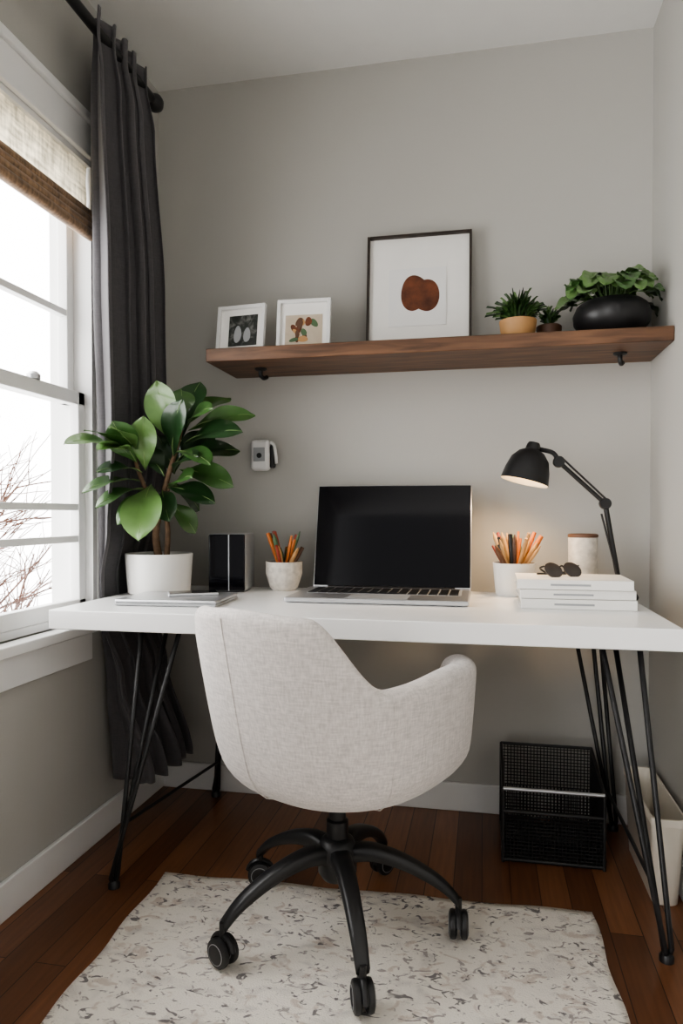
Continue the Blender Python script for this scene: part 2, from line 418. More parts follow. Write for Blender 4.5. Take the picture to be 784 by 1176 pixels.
# ---------------------------------------------------------------- chair
ch = empty('office_chair', (-0.338, -0.757, 0.0095), math.radians(-27))
def smooth(a, b, x):
    t = max(0, min(1, (x-a)/(b-a))); return t*t*(3-2*t)
def rim(a):
    h = 0.794-0.008*smooth(0, 32, a)
    h += (0.636-0.786)*smooth(32, 60, a)
    h += 0.012*smooth(64, 105, a)
    h += (0.485-0.648)*smooth(136, 150, a)
    return h
rx = 0.298
def foot_r(phi):
    c, s = abs(math.cos(phi)), abs(math.sin(phi))
    a = abs(math.degrees(phi))
    p = 2.4+1.2*smooth(80, 120, a); ry = 0.290-0.022*smooth(80, 110, a)
    return 1/((s/rx)**p+(c/ry)**p)**(1/p)
def shell_pt(phi, rf, z):
    R = foot_r(phi)
    k = max(0, (z-0.44)/0.34)
    r = R*rf
    x = r*math.sin(phi); y = -r*math.cos(phi)
    if math.cos(phi) > 0: y -= 0.045*k*math.cos(phi)**0.7
    return Vector((x, y, z))
NP = 120
v = []; f = []; rings = []
def ring(fn):
    r = []
    for i in range(NP):
        phi = 2*pi*i/NP
        if phi > pi: phi -= 2*pi
        r.append(len(v)); v.append(fn(phi))
    rings.append(r)
def th(p):
    a = abs(math.degrees(p)); return 0.15+0.06*smooth(45, 75, a)
def G(p): return smooth(45, 95, abs(math.degrees(p)))
prof_low = [(0.12, 0.352, 0), (0.40, 0.353, 0), (0.58, 0.358, 0.02), (0.72, 0.372, 0.03), (0.82, 0.397, 0.04), (0.88, 0.430, 0.055)]
for rf, z, g in prof_low: ring(lambda p, rf=rf, z=z, g=g: shell_pt(p, rf+g*G(p), z))
def H(p): return rim(abs(math.degrees(p)))
Z0 = 0.430
def side(p): return 0.905+0.085*min(1, (H(p)-0.43)/0.2)
def low(p): return 0.88+0.055*G(p)
def outer(p, t): return shell_pt(p, low(p)+(max(side(p), low(p))-low(p))*(t**0.65), Z0+(H(p)-0.016-Z0)*t)
for k in range(1, 9):
    ring(lambda p, t=k/9: outer(p, t))
def SD(p): return max(side(p), low(p))
ring(lambda p: shell_pt(p, SD(p), H(p)-0.016))
ring(lambda p: shell_pt(p, SD(p)-th(p)*0.10, H(p)-0.004))
ring(lambda p: shell_pt(p, SD(p)-th(p)*0.30, H(p)+0.004))
ring(lambda p: shell_pt(p, SD(p)-th(p)*0.60, H(p)+0.005))
ring(lambda p: shell_pt(p, SD(p)-th(p)*0.88, H(p)-0.002))
ring(lambda p: shell_pt(p, SD(p)-th(p), H(p)-0.016))
for k in range(1, 6):
    ring(lambda p, t=k/6: shell_pt(p, SD(p)-th(p)-0.02*t, H(p)-0.016+(0.455-H(p)+0.016)*t))
ring(lambda p: shell_pt(p, SD(p)-th(p)-0.05, 0.448))
ring(lambda p: shell_pt(p, 0.5, 0.447)); ring(lambda p: shell_pt(p, 0.1, 0.447))
for A, B in zip(rings, rings[1:]):
    for i in range(NP):
        j = (i+1) % NP; f.append((A[i], A[j], B[j], B[i]))
f.append(tuple(rings[0])); f.append(tuple(rings[-1]))
o = obj('shell', v, f, M['fabric'], ch); md = o.modifiers.new('sub', 'SUBSURF'); md.levels = 1; md.render_levels = 1
v = []; f = []; rings = []
for rf, z in [(0.05, 0.446), (0.66, 0.446), (0.715, 0.457), (0.725, 0.477), (0.70, 0.494), (0.58, 0.502), (0.3, 0.505), (0.05, 0.505)]:
    ring(lambda p, rf=rf, z=z: shell_pt(p, rf, z)+Vector((0, 0.012, 0)))
for A, B in zip(rings, rings[1:]):
    for i in range(NP):
        j = (i+1) % NP; f.append((A[i], A[j], B[j], B[i]))
f.append(tuple(rings[0])); f.append(tuple(rings[-1]))
obj('seat_cushion', v, f, M['fabric'], ch)
for sidx, deg in enumerate((-8, 62)):
    p = math.radians(deg); pts = []
    for rf, z, g in prof_low[2:]: pts.append(shell_pt(p, rf+g*G(p)+0.002, z))
    for k in range(1, 10): pts.append(outer(p, k/9))
    tube('seam_%d' % sidx, pts, 0.0014, M['fabric'], ch, 6)
lathe('mount_plate', [(0, 0.325), (0.09, 0.325), (0.10, 0.333), (0.10, 0.353), (0, 0.353)], M['blackp'], ch, segs=32)
lathe('gas_lift', [(0, 0.15), (0.026, 0.15), (0.026, 0.262), (0.020, 0.266), (0.020, 0.33), (0, 0.33)], M['blackp'], ch, segs=28)
lathe('hub', [(0, 0.125), (0.036, 0.125), (0.046, 0.14), (0.048, 0.195), (0.038, 0.217), (0.028, 0.223), (0, 0.223)], M['blackp'], ch, segs=32)
for i in range(5):
    ang = math.radians(4+72*i+27)
    d = Vector((math.cos(ang), math.sin(ang), 0)); s = Vector((-d.y, d.x, 0)); up = Vector((0, 0, 1))
    path = catmull([(0.02, 0, 0.182), (0.08, 0, 0.190), (0.16, 0, 0.170), (0.24, 0, 0.128), (0.285, 0, 0.086)], 5)
    v = []; f = []; nn = len(path)
    for k, p in enumerate(path):
        t = k/(nn-1); wd = 0.026*(1-t)+0.015*t; hh = 0.022*(1-t)+0.012*t
        c = d*p.x+up*p.z
        for a in range(10):
            an = 2*pi*a/10; ca, sa = math.cos(an), math.sin(an)
            q = lambda u: math.copysign(abs(u)**0.55, u)
            v.append(c+s*wd*q(ca)+up*hh*q(sa))
    for k in range(nn-1):
        for a in range(10):
            b0 = k*10+a; b1 = k*10+(a+1) % 10; f.append((b0, b1, b1+10, b0+10))
    f.append(tuple(range(10))); f.append(tuple((nn-1)*10+a for a in range(10)))
    obj('leg_%d' % (i+1), v, f, M['blackp'], ch)
    c = d*0.285
    sw = ang+0.9*(i*1.3)
    tube('caster_stem_%d' % i, [c+up*0.095, c+up*0.05], 0.008, M['blackp'], ch, 10)
    ax = Vector((math.cos(sw), math.sin(sw), 0))
    for k in (-1, 1):
        cc = c+ax*0.013*k+up*0.0325
        lathe('caster_wheel_%d_%d' % (i, k+1), [(0, -0.009), (0.024, -0.009), (0.031, -0.006), (0.0325, 0), (0.031, 0.006), (0.024, 0.009), (0.017, 0.0095), (0.016, 0.007), (0, 0.007)],
              M['blackp'], ch, cc, Euler((0, pi/2, sw)), 28)
        lathe('caster_ring_%d_%d' % (i, k+1), [(0.021, -0.0098), (0.0225, -0.0098), (0.0225, 0.0098), (0.021, 0.0098)], M['grey'], ch, cc, Euler((0, pi/2, sw)), 28)
    fw = Vector((-ax.y, ax.x, 0))
    hood = [c+up*0.033+fw*0.034*math.cos(t)+up*0.034*math.sin(t) for t in [pi*k/10*0.9+0.1 for k in range(11)]]
    tube('caster_hood_%d' % i, hood, 0.007, M['blackp'], ch, 8)

# ---------------------------------------------------------------- shelf
sf = empty('floating_shelf')
SZ0, SZ1 = 1.482, 1.524
box('board', (-0.865, -0.280, SZ0), (XR-0.001, -0.001, SZ1), M['walnut'], sf, 0.003)
for i, x in enumerate((-0.725, 0.40)):
    lathe('bracket_cap_%d' % i, [(0, -0.008), (0.014, -0.008), (0.020, -0.004), (0.020, 0.0), (0, 0.0)], M['black'], sf, (x, -0.15, SZ0), (0, 0, 0), 20)
    tube('bracket_hook_%d' % i, [(x, -0.15, SZ0-0.004), (x, -0.15, SZ0-0.022), (x+0.006, -0.135, SZ0-0.030), (x+0.012, -0.12, SZ0-0.024)], 0.007, M['black'], sf, 8, smooth_n=4)

def picture_frame(name, cx, y, w_, h_, border, depth, mframe, lean, rz, parts):
    e = bpy.data.objects.new(name, None); COL.objects.link(e); e.location = (cx, y, SZ1+0.001); e.rotation_euler = (-math.radians(lean), 0, rz)
    hw = w_/2
    box('frame_left', (-hw, -depth, 0), (-hw+border, 0, h_), mframe, e, 0.0015)
    box('frame_right', (hw-border, -depth, 0), (hw, 0, h_), mframe, e, 0.0015)
    box('frame_top', (-hw+border, -depth, h_-border), (hw-border, 0, h_), mframe, e, 0.0015)
    box('frame_bottom', (-hw+border, -depth, 0), (hw-border, 0, border), mframe, e, 0.0015)
    box('backing', (-hw+border*0.5, -depth*0.35, border*0.5), (hw-border*0.5, -0.001, h_-border*0.5), M['paper'], e)
    for i, (x0, z0, x1, z1, m, d) in enumerate(parts):
        box('print_%d' % i, (x0, -depth*0.35-d, z0), (x1, -depth*0.35, z1), m, e)
    return e
e = picture_frame('framed_art_print', -0.212, -0.055, 0.345, 0.405, 0.008, 0.022, M['framewood'], 5, 0.0,
    [(-0.100, 0.095, 0.090, 0.290, M['trim'], 0.003)])
def blob(name, cx, cz, rx_, rz_, e, y, ph=0.6, rot=0.0, am=(0.06, 0.04), m=None):
    pts = []
    for k in range(48):
        a = 2*pi*k/48; r = 1+am[0]*math.sin(2*a+ph)+am[1]*math.sin(3*a+2+ph)
        px, pz = rx_*r*math.cos(a), rz_*r*math.sin(a)
        pts.append((cx+px*math.cos(rot)-pz*math.sin(rot), y, cz+px*math.sin(rot)+pz*math.cos(rot)))
    obj(name, pts, [tuple(range(48))], m or M['brownart'], e, smooth=False)
blob('brown_shape_a', -0.014, 0.206, 0.046, 0.060, e, -0.0112, 0.2, 0.15)
blob('brown_shape_b', 0.022, 0.196, 0.046, 0.056, e, -0.0115, 2.0, -0.2)
e = picture_frame('photo_frame', -0.79, -0.165, 0.172, 0.168, 0.012, 0.016, M['white'], 8, math.radians(-6),
    [(-0.045, 0.03, 0.058, 0.135, M['photo1'], 0.001)])
blob('portrait_figure', -0.012, 0.07, 0.013, 0.03, e, -0.0072, m=M['grey']); blob('portrait_figure_b', 0.022, 0.066, 0.012, 0.026, e, -0.0072, 1, m=M['grey'])
e = picture_frame('photo_frame', -0.575, -0.165, 0.178, 0.176, 0.012, 0.016, M['white'], 8, math.radians(2),
    [(-0.062, 0.02, 0.062, 0.125, M['photo2'], 0.001)])
rnd = random.Random(4)
for i in range(16):
    blob('botanical_%d' % i, rnd.uniform(-0.04, 0.04), rnd.uniform(0.036, 0.108), rnd.uniform(0.005, 0.011), rnd.uniform(0.010, 0.018), e, -0.0070-0.0001*i, i, rnd.uniform(0, 3),
         m=[M['brownart'], M['tan'], M['brownpot'], M['greenp'], M['brownpot']][i % 5])

# ---------------------------------------------------------------- leaves
def leaf_geo(V, F, FM, base, tip, width, nrm, mi, curl=0.12, fold=0.25, ob=0.65, nl=10, pw=0.75, RB=None):
    b = Vector(base); t = Vector(tip); ax = t-b; L = ax.length; ax.normalize()
    n = Vector(nrm); n = (n-ax*n.dot(ax)).normalized(); s = ax.cross(n)
    st = len(V); cols = 5; mid = []
    for i in range(nl+1):
        u = i/nl
        wv = width*0.5*(math.sin(pi*min(1, u**(1.0 if ob < 0.5 else 1.6)))**pw if 0 < u < 1 else 0.0)
        wv = max(wv, 0.0015 if i < nl else 0.0005)
        c = b+ax*L*u+n*(curl*L*math.sin(pi*u)*0.9)-Vector((0, 0, 1))*0.05*L*u*u
        for k in range(cols):
            q = (k-2)/2
            V.append(tuple(c+s*wv*q+n*fold*wv*abs(q)+n*0.004*math.sin(u*9+q*3)))
        mid.append(Vector(V[-3])+n*0.0004)
    for i in range(nl):
        for k in range(cols-1):
            a = st+i*cols+k; F.append((a, a+1, a+cols+1, a+cols)); FM.append(mi)
    if RB is not None:
        tube_geo(mid, [0.0017*(1-0.75*i/nl) for i in range(nl+1)], 6, RB[0], RB[1])

RV = Vector((0.98, 0.1994, 0)); FV = Vector((-0.1994, 0.98, 0))
pl = empty('potted_rubber_plant', (-1.000, -0.335, DZ))
lathe('pot', [(0, 0), (0.088, 0), (0.096, 0.006), (0.104, 0.122), (0.103, 0.126), (0.097, 0.126), (0.093, 0.105), (0, 0.105)], M['ceramic'], pl, segs=56)
lathe('soil', [(0, 0.112), (0.07, 0.111), (0.094, 0.106)], M['soil'], pl)
PT = Vector((0, 0, 0.125))
def lp(r, z, f_): return PT+RV*r+FV*f_+Vector((0, 0, z))
tube('trunk', [lp(0.0, -0.02, 0), lp(-0.008, 0.06, -0.01), lp(0.012, 0.14, -0.03), lp(0.04, 0.24, -0.045), lp(0.075, 0.35, -0.05), lp(0.09, 0.42, -0.05)], [0.013, 0.011, 0.010, 0.008, 0.006, 0.004], M['bark'], pl, 12, smooth_n=5)
tube('branch_1', [lp(0.0, 0.10, -0.015), lp(-0.02, 0.18, -0.05), lp(-0.04, 0.26, -0.09), lp(-0.045, 0.31, -0.10)], [0.009, 0.007, 0.006, 0.004], M['bark'], pl, 10, smooth_n=5)
tube('branch_2', [lp(0.02, -0.02, 0.01), lp(0.03, 0.07, -0.01), lp(0.03, 0.16, -0.04), lp(0.05, 0.22, -0.05)], [0.010, 0.008, 0.006, 0.004], M['bark'], pl, 10, smooth_n=5)
LV = [
    ((-.054, .296, -.1), (-.163, .323, -.34), .085, 1), ((-.041, .28, -.1), (-.086, .40, -.18), .085, 0), ((-.02, .257, -.08), (-.005, .42, -.15), .075, 1),
    ((.070, .33, -.05), (.020, .535, -.10), .095, 1), ((.078, .367, -.05), (.133, .548, 0), .085, 2), ((.105, .38, -.05), (.310, .437, -.05), .078, 0),
    ((.092, .34, -.05), (.285, .376, -.15), .078, 2), ((.078, .286, -.05), (.255, .331, 0), .078, 2), ((.078, .26, -.05), (.250, .215, -.1), .078, 0),
    ((-.01, .215, -.05), (.000, .060, -.22), .110, 1), ((-.029, .22, -.05), (-.15, .193, -.25), .065, 0), ((-.02, .20, -.05), (-.130, .150, -.20), .06, 0),
    ((.04, .206, -.05), (.195, .165, -.1), .07, 2), ((.04, .165, -.05), (.125, .070, -.05), .065, 0), ((-.04, .27, -.08), (-.132, .365, -.28), .08, 0),
    ((.085, .39, -.05), (.220, .505, .05), .075, 0), ((.05, .25, 0), (-.010, .38, .02), .09, 2), ((.06, .31, -.05), (.2, .275, -.2), .075, 0),
    ((.06, .30, -.05), (.11, .47, -.15), .085, 2), ((.05, .20, -.03), (.14, .24, -.16), .075, 0), ((.03, .24, -.05), (-.05, .33, -.02), .075, 2),
    ((.03, .16, -.03), (-.06, .13, -.12), .065, 2), ((.05, .27, -.03), (.17, .39, .03), .08, 2), ((-.045, .30, -.10), (-.10, .31, -.26), .07, 1),
    ((.02, .20, -.03), (.07, .11, -.15), .07, 2), ((.08, .35, -.04), (.06, .45, .06), .08, 2), ((-.03, .25, -.08), (-.12, .25, -.22), .06, 2),
    ((.09, .40, -.05), (.075, .52, -.02), .07, 0), ((.10, .39, -.05), (.20, .44, -.16), .07, 0), ((.06, .25, -.05), (.16, .30, -.18), .07, 2),
    ((-.045, .30, -.10), (-.06, .37, -.28), .065, 1), ((.0, .20, -.04), (-.08, .10, -.16), .06, 0), ((.05, .22, -.03), (.12, .14, .03), .07, 2)]
V = []; F = []; FM = []; RB = ([], [])
for bse, tp, wd, mi in LV:
    b = lp(*bse); t = lp(*tp)
    nr = -FV*0.75+Vector((0, 0, 0.75))+RV*random.uniform(-.35, .35)
    leaf_geo(V, F, FM, b, t, wd*1.12, nr, mi, curl=0.09, pw=0.65, RB=RB)
o = obj('leaves', V, F, [M['leaf'], M['leafl'], M['leafd']], pl, fmat=FM)
md = o.modifiers.new('sub', 'SUBSURF'); md.levels = 1; md.render_levels = 1
obj('midribs', RB[0], RB[1], M['rib'], pl)

# grass plant
gp = empty('potted_grass_plant', (0.102, -0.16, SZ1))
lathe('pot', [(0, 0), (0.044, 0), (0.048, 0.004), (0.056, 0.060), (0.056, 0.066), (0.050, 0.066), (0.048, 0.058), (0, 0.058)], M['tan'], gp, segs=40)
lathe('soil', [(0, 0.060), (0.049, 0.058)], M['soil'], gp)
V = []; F = []; FM = []
for i in range(170):
    a = random.uniform(0, 2*pi); r0 = random.uniform(0, 0.035); L = random.uniform(0.07, 0.135); sp = random.uniform(0.1, 0.95)
    b = Vector((r0*math.cos(a), r0*math.sin(a), 0.056)); d = Vector((math.cos(a), math.sin(a), 0))
    k = 0.75 if d.x < 0.3 else 0.62
    leaf_geo(V, F, FM, b, b+d*L*sp*k+Vector((0, 0, L*(0.95-sp*0.6))), 0.0055, Vector((0, 0, 1))-d*0.5, random.choice([0, 0, 1, 2]), curl=0.2, nl=6)
obj('blades', V, F, [M['leaf'], M['leafl'], M['leafd']], gp, fmat=FM)
gp = empty('potted_succulent', (0.200, -0.085, SZ1))
lathe('pot', [(0, 0), (0.030, 0), (0.036, 0.004), (0.039, 0.062), (0.035, 0.066), (0.033, 0.056), (0, 0.056)], M['brownpot'], gp, segs=32)
V = []; F = []; FM = []
for i in range(70):
    a = random.uniform(0, 2*pi); L = random.uniform(0.05, 0.085); sp = random.uniform(0.05, .75)
    b = Vector((0, 0, 0.054)); d = Vector((math.cos(a), math.sin(a), 0))
    leaf_geo(V, F, FM, b, b+d*L*sp*0.7+Vector((0, 0, L*(1.05-sp*0.6))), 0.008, Vector((0, 0, 1))-d*0.5, random.choice([0, 1, 2]), curl=0.15, nl=6)
obj('blades', V, F, [M['leaf'], M['leafl'], M['leafd']], gp, fmat=FM)

# pothos in black bowl
bp = empty('potted_pothos', (0.374, -0.155, SZ1))
lathe('bowl', [(0, 0), (0.055, 0), (0.085, 0.012), (0.108, 0.045), (0.111, 0.070), (0.100, 0.095), (0.088, 0.105), (0.080, 0.102), (0.084, 0.09), (0, 0.088)], M['blackp'], bp, segs=48)
lathe('soil', [(0, 0.094), (0.084, 0.09)], M['soil'], bp)
V = []; F = []; FM = []; SV = []; SF = []; RB = ([], [])
NL = 44
for i in range(NL):
    a = 2*pi*i*0.381966+random.uniform(-.2, .2); k = i/NL; R = 0.02+0.085*k**0.8
    d = Vector((math.cos(a), math.sin(a), 0))
    b = Vector((0, 0, 0.105))+d*R+Vector((0, 0, 0.080*(1-k*k)+random.uniform(-.008, .012)))
    L = random.uniform(0.065, 0.092)
    t = b+d*L*0.8+Vector((0, 0, random.uniform(-0.05, 0.005)))
    if t.y > 0.135: t.y = 0.135
    if t.x > 0.138: t.x = 0.138
    if t.z < 0.045: t.z = 0.045
    tube_geo(catmull([Vector((d.x*0.02, d.y*0.02, 0.09)), b*0.6+Vector((0, 0, 0.055)), b], 4), 0.0015, 5, SV, SF)
    leaf_geo(V, F, FM, b, t, random.uniform(0.050, 0.070), Vector((0, 0, 1))+d*0.4-FV*0.6, random.choice([0, 1, 1, 2]), curl=0.10, ob=0.3, nl=8)
tube_geo(catmull([Vector((-0.05, -0.04, 0.10)), Vector((-0.09, -0.05, 0.14)), Vector((-0.115, -0.06, 0.14)), Vector((-0.13, -0.06, 0.125))], 5), 0.0018, 5, SV, SF)
for q in ((-0.09, .15), (-0.11, .15), (-0.125, .135)):
    leaf_geo(V, F, FM, (q[0], -0.05, q[1]-0.01), (q[0]-0.02, -0.08, q[1]+0.012), 0.034, (0, -.5, 1), 0, ob=0.3, nl=6)
obj('leaves', V, F, [M['leaf'], M['leafl'], M['leafd']], bp, fmat=FM)
obj('stems', SV, SF, M['leafl'], bp)

# ---------------------------------------------------------------- laptop
lt = empty('laptop', (-0.288, -0.185, DZ))
W = 0.252
box('base', (-W-0.01, -0.30, 0.002), (W, 0, 0.016), M['silver'], lt, 0.005, seg=3)
box('keyboard_well', (-W+0.025, -0.175, 0.0155), (W-0.025, -0.03, 0.0164), M['grey'], lt)
V = []; F = []
def key(kx, ky, kw, kh):
    s0 = len(V)
    for z in (0.0164, 0.0182):
        V.extend([(kx, ky, z), (kx+kw, ky, z), (kx+kw, ky+kh, z), (kx, ky+kh, z)])
    F.extend([(s0, s0+3, s0+2, s0+1), (s0+4, s0+5, s0+6, s0+7), (s0, s0+1, s0+5, s0+4), (s0+1, s0+2, s0+6, s0+5), (s0+2, s0+3, s0+7, s0+6), (s0+3, s0, s0+4, s0+7)])
for r in range(6):
    for c in range(15):
        if r == 0 and 3 <= c <= 9: continue
        key(-W+0.029+c*(2*W-0.058)/15, -0.172+r*0.0235, (2*W-0.058)/15-0.005, 0.0185)
key(-W+0.029+3*(2*W-0.058)/15, -0.172, 0.203, 0.0185)
obj('keys', V, F, M['blackp'], lt, smooth=False)
box('trackpad', (-0.085, -0.290, 0.0155), (0.085, -0.190, 0.0164), M['grey'], lt)
lid = bpy.data.objects.new('lid', None); COL.objects.link(lid); lid.parent = lt; lid.location = (0, 0.004, 0.014); lid.rotation_euler = (-math.radians(14), 0, 0)
box('lid_shell', (-W, 0, 0), (W, 0.008, 0.340), M['silver'], lid, 0.004, seg=3)
box('display', (-W+0.003, -0.0012, 0.006), (W-0.003, 0.001, 0.337), M['gloss'], lid, 0.0008)
tube('hinge', [(-W+0.05, 0.0, 0.0), (W-0.05, 0.0, 0.0)], 0.006, M['blackp'], lid)

# closed laptop + phone
nb = empty('closed_laptop', (-0.838, -0.535, DZ), math.radians(3))
box('body', (-0.148, -0.100, 0.001), (0.138, 0.100, 0.009), M['grey'], nb, 0.003)
box('lid', (-0.148, -0.100, 0.0095), (0.138, 0.100, 0.018), M['silver'], nb, 0.003)
ph = empty('smartphone', (-0.815, -0.50, DZ+0.018), math.radians(-62))
box('body', (-0.035, -0.07, 0.0), (0.035, 0.07, 0.008), M['silver'], ph, 0.003)
box('screen', (-0.032, -0.067, 0.0078), (0.032, 0.067, 0.0086), M['gloss'], ph)
sp = empty('desktop_speaker', (-0.808, -0.20, DZ), math.radians(8))
box('cabinet', (-0.060, -0.075, 0.004), (0.060, 0.075, 0.186), M['grey'], sp, 0.006)
box('front_grille', (-0.058, -0.083, 0.006), (0.058, -0.074, 0.184), M['gloss'], sp, 0.004)
box('grille_highlight', (0.006, -0.086, 0.006), (0.009, -0.082, 0.184), M['silver'], sp)  # silver strip stands in for the highlight down the middle of the black front
box('foot', (-0.05, -0.06, 0), (0.05, 0.06, 0.005), M['blackp'], sp)

def pens(parent, n, z0, r, spread, hmin, hmax, mats, seed):
    rnd = random.Random(seed)
    for i in range(n):
        a = 2*pi*i*0.381966+rnd.uniform(-.3, .3); d = Vector((math.cos(a), math.sin(a), 0)); h = rnd.uniform(hmin, hmax)
        k = rnd.uniform(0.25, 1)
        b = Vector((0, 0, z0))-d*r*0.3*k; t = b+Vector((0, 0, h))+d*(r*0.9+spread)*k
        m = mats[i % len(mats)]; ax = (t-b).normalized(); rr = rnd.uniform(0.0045, 0.0085)
        tube('pen_%d' % i, [b, t-ax*0.022, t-ax*0.018, t], [rr, rr, rr*0.9, 0.0015 if i % 2 else rr*0.8], m, parent, 8)
c = empty('pencil_cup', (-0.640, -0.17, DZ))
lathe('cup', [(0, 0), (0.036, 0), (0.046, 0.01), (0.060, 0.055), (0.060, 0.085), (0.061, 0.094), (0.056, 0.094), (0.054, 0.08), (0.045, 0.02), (0, 0.012)], M['stone'], c, segs=44)
pens(c, 22, 0.015, 0.05, 0.042, 0.12, 0.178, [M['orange'], M['greenp'], M['redp'], M['woodp'], M['brownpot'], M['tan']], 3)
c = empty('pencil_cup', (0.093, -0.17, DZ))
lathe('cup', [(0, 0), (0.050, 0), (0.055, 0.005), (0.064, 0.10), (0.060, 0.10), (0.052, 0.012), (0, 0.012)], M['ceramic'], c, segs=44)
pens(c, 26, 0.015, 0.058, 0.062, 0.13, 0.18, [M['orange'], M['woodp'], M['tan'], M['greenp'], M['blackp'], M['woodp'], M['redp'], M['brownpot']], 5)

c = empty('tumbler', (0.298, -0.14, DZ))
lathe('body', [(0, 0), (0.038, 0), (0.041, 0.004), (0.043, 0.175), (0.042, 0.182), (0.039, 0.182), (0.038, 0.16), (0, 0.16)], M['stone'], c, segs=40)
lathe('rim', [(0.0425, 0.178), (0.0445, 0.180), (0.0445, 0.187), (0.040, 0.189), (0.039, 0.18)], M['brownpot'], c, segs=40)

bs = empty('book_stack', (0.243, -0.375, DZ))
for i, (h, dx, dy, r) in enumerate(((0.026, 0, 0, 0), (0.024, -0.004, 0.004, 0.02), (0.026, -0.008, 0.0, -0.015))):
    z = [0, 0.0265, 0.051][i]
    g = bpy.data.objects.new('book_%d' % i, None); COL.objects.link(g); g.parent = bs; g.location = (dx, dy, z); g.rotation_euler = (0, 0, r)
    box('cover_bottom', (-0.145, -0.10, 0.0005), (0.145, 0.10, 0.003), M['paper'], g, 0.0008)
    box('cover_top', (-0.145, -0.10, h-0.003), (0.145, 0.10, h), M['paper'], g, 0.0008)
    box('spine', (-0.145, -0.102, 0.0005), (0.145, -0.097, h), M['paper'], g, 0.0015)
    box('pages', (-0.141, -0.097, 0.003), (0.141, 0.096, h-0.003), M['pages'], g)
    box('title', (-0.06, -0.1028, h*0.4), (0.04, -0.1018, h*0.6), M['grey'], g)
sg = empty('sunglasses', (0.215, -0.37, DZ+0.0775), math.radians(25))
for k in (-1, 1):
    lathe('lens_%d' % k, [(0, 0.004), (0.014, 0.003), (0.022, 0.0), (0.025, -0.002), (0.026, 0.002), (0.015, 0.006), (0, 0.007)], M['bronze'], sg, (0.029*k, 0, 0.017), (math.radians(48), 0, 0), 28)
    tube('temple_%d' % k, [(0.053*k, 0.008, 0.028), (0.052*k, 0.03, 0.02), (0.02*k, 0.038+0.006*k, 0.005), (-0.05*k, 0.045+0.006*k, 0.004)], 0.0028, M['blackp'], sg, 8, smooth_n=4)
tube('bridge', [(-0.008, 0.008, 0.024), (0, 0.006, 0.029), (0.008, 0.008, 0.024)], 0.0025, M['blackp'], sg, 8, smooth_n=3)

# desk lamp
la = empty('desk_lamp')
bx, by = 0.395, -0.20
lathe('base', [(0, 0), (0.05, 0), (0.052, 0.006), (0.048, 0.014), (0.012, 0.02), (0.012, 0.035), (0, 0.035)], M['black'], la, (bx, by, DZ), segs=40)
J0 = Vector((bx, by, DZ+0.03)); J1 = Vector((0.352, -0.20, 1.030)); J2 = Vector((0.220, -0.20, 1.155))
tube('lower_arm', [J0, J1], 0.0075, M['black'], la, 10)
tube('lower_arm_spring', [J0+Vector((-0.012, -0.01, 0.05)), J1+Vector((-0.012, -0.01, -0.03))], 0.003, M['black'], la, 8)
tube('upper_arm', [J1, J2], 0.0065, M['black'], la, 10)
tube('upper_arm_strut', [J1+Vector((0, -0.01, 0.014)), J2+Vector((0.005, -0.01, 0.014))], 0.003, M['black'], la, 8)
for i, j in enumerate((J1, J2)):
    lathe('joint_%d' % i, [(0, -0.014), (0.015, -0.014), (0.017, -0.01), (0.017, 0.01), (0.015, 0.014), (0, 0.014)], M['black'], la, j, (pi/2, 0, 0), 20)
SC = Vector((0.140, -0.20, 1.175))
tube('neck', [J2, J2+Vector((-0.015, 0, 0.026)), J2+Vector((-0.045, 0, 0.036)), SC+Vector((0.012, 0, 0.022))], 0.007, M['black'], la, 8, smooth_n=4)
hd = bpy.data.objects.new('head', None); COL.objects.link(hd); hd.parent = la; hd.location = SC; hd.rotation_euler = (math.radians(-4), math.radians(14), 0)
lathe('shade', [(0, 0.040), (0.016, 0.040), (0.020, 0.033), (0.022, 0.018), (0.038, 0.010), (0.056, -0.012), (0.066, -0.045), (0.071, -0.078), (0.072, -0.082)], M['black'], hd, segs=44)
lathe('shade_inner', [(0.0715, -0.0822), (0.069, -0.080), (0.063, -0.045), (0.053, -0.014), (0.034, 0.006), (0, 0.009)], M['reflector'], hd, segs=44)
lathe('bulb', [(0, -0.072), (0.016, -0.066), (0.025, -0.048), (0.020, -0.02), (0.012, 0.0), (0, 0.0)], M['bulb'], hd, segs=24)
ld = bpy.data.lights.new('lamp_glow', 'SPOT'); ld.energy = 5; ld.color = (1.0, 0.70, 0.42); ld.spot_size = math.radians(150); ld.spot_blend = 0.7; ld.shadow_soft_size = 0.02
lo = bpy.data.objects.new('lamp_light', ld); COL.objects.link(lo); lo.parent = hd; lo.location = (0, 0, -0.076)

# wall thermostat
wt = empty('wall_thermostat', (-0.757, 0, 1.205))
box('mount', (-0.030, -0.012, -0.04), (0.034, 0, 0.045), M['blackp'], wt, 0.004)
box('body', (-0.042, -0.045, -0.055), (0.026, -0.012, 0.055), M['white'], wt, 0.014, seg=5)
box('display', (-0.030, -0.047, -0.022), (0.012, -0.044, 0.026), M['grey'], wt, 0.006)
lathe('button', [(0, -0.002), (0.009, -0.002), (0.009, 0.002), (0, 0.003)], M['blackp'], wt, (-0.008, -0.047, -0.002), (pi/2, 0, 0), 20)
box('side_clip', (0.024, -0.035, -0.045), (0.042, -0.008, 0.035), M['blackp'], wt, 0.006)
tube('side_lever', [(0.028, -0.03, 0.045), (0.042, -0.03, 0.03), (0.05, -0.03, -0.03)], 0.006, M['white'], wt, 8, smooth_n=4)

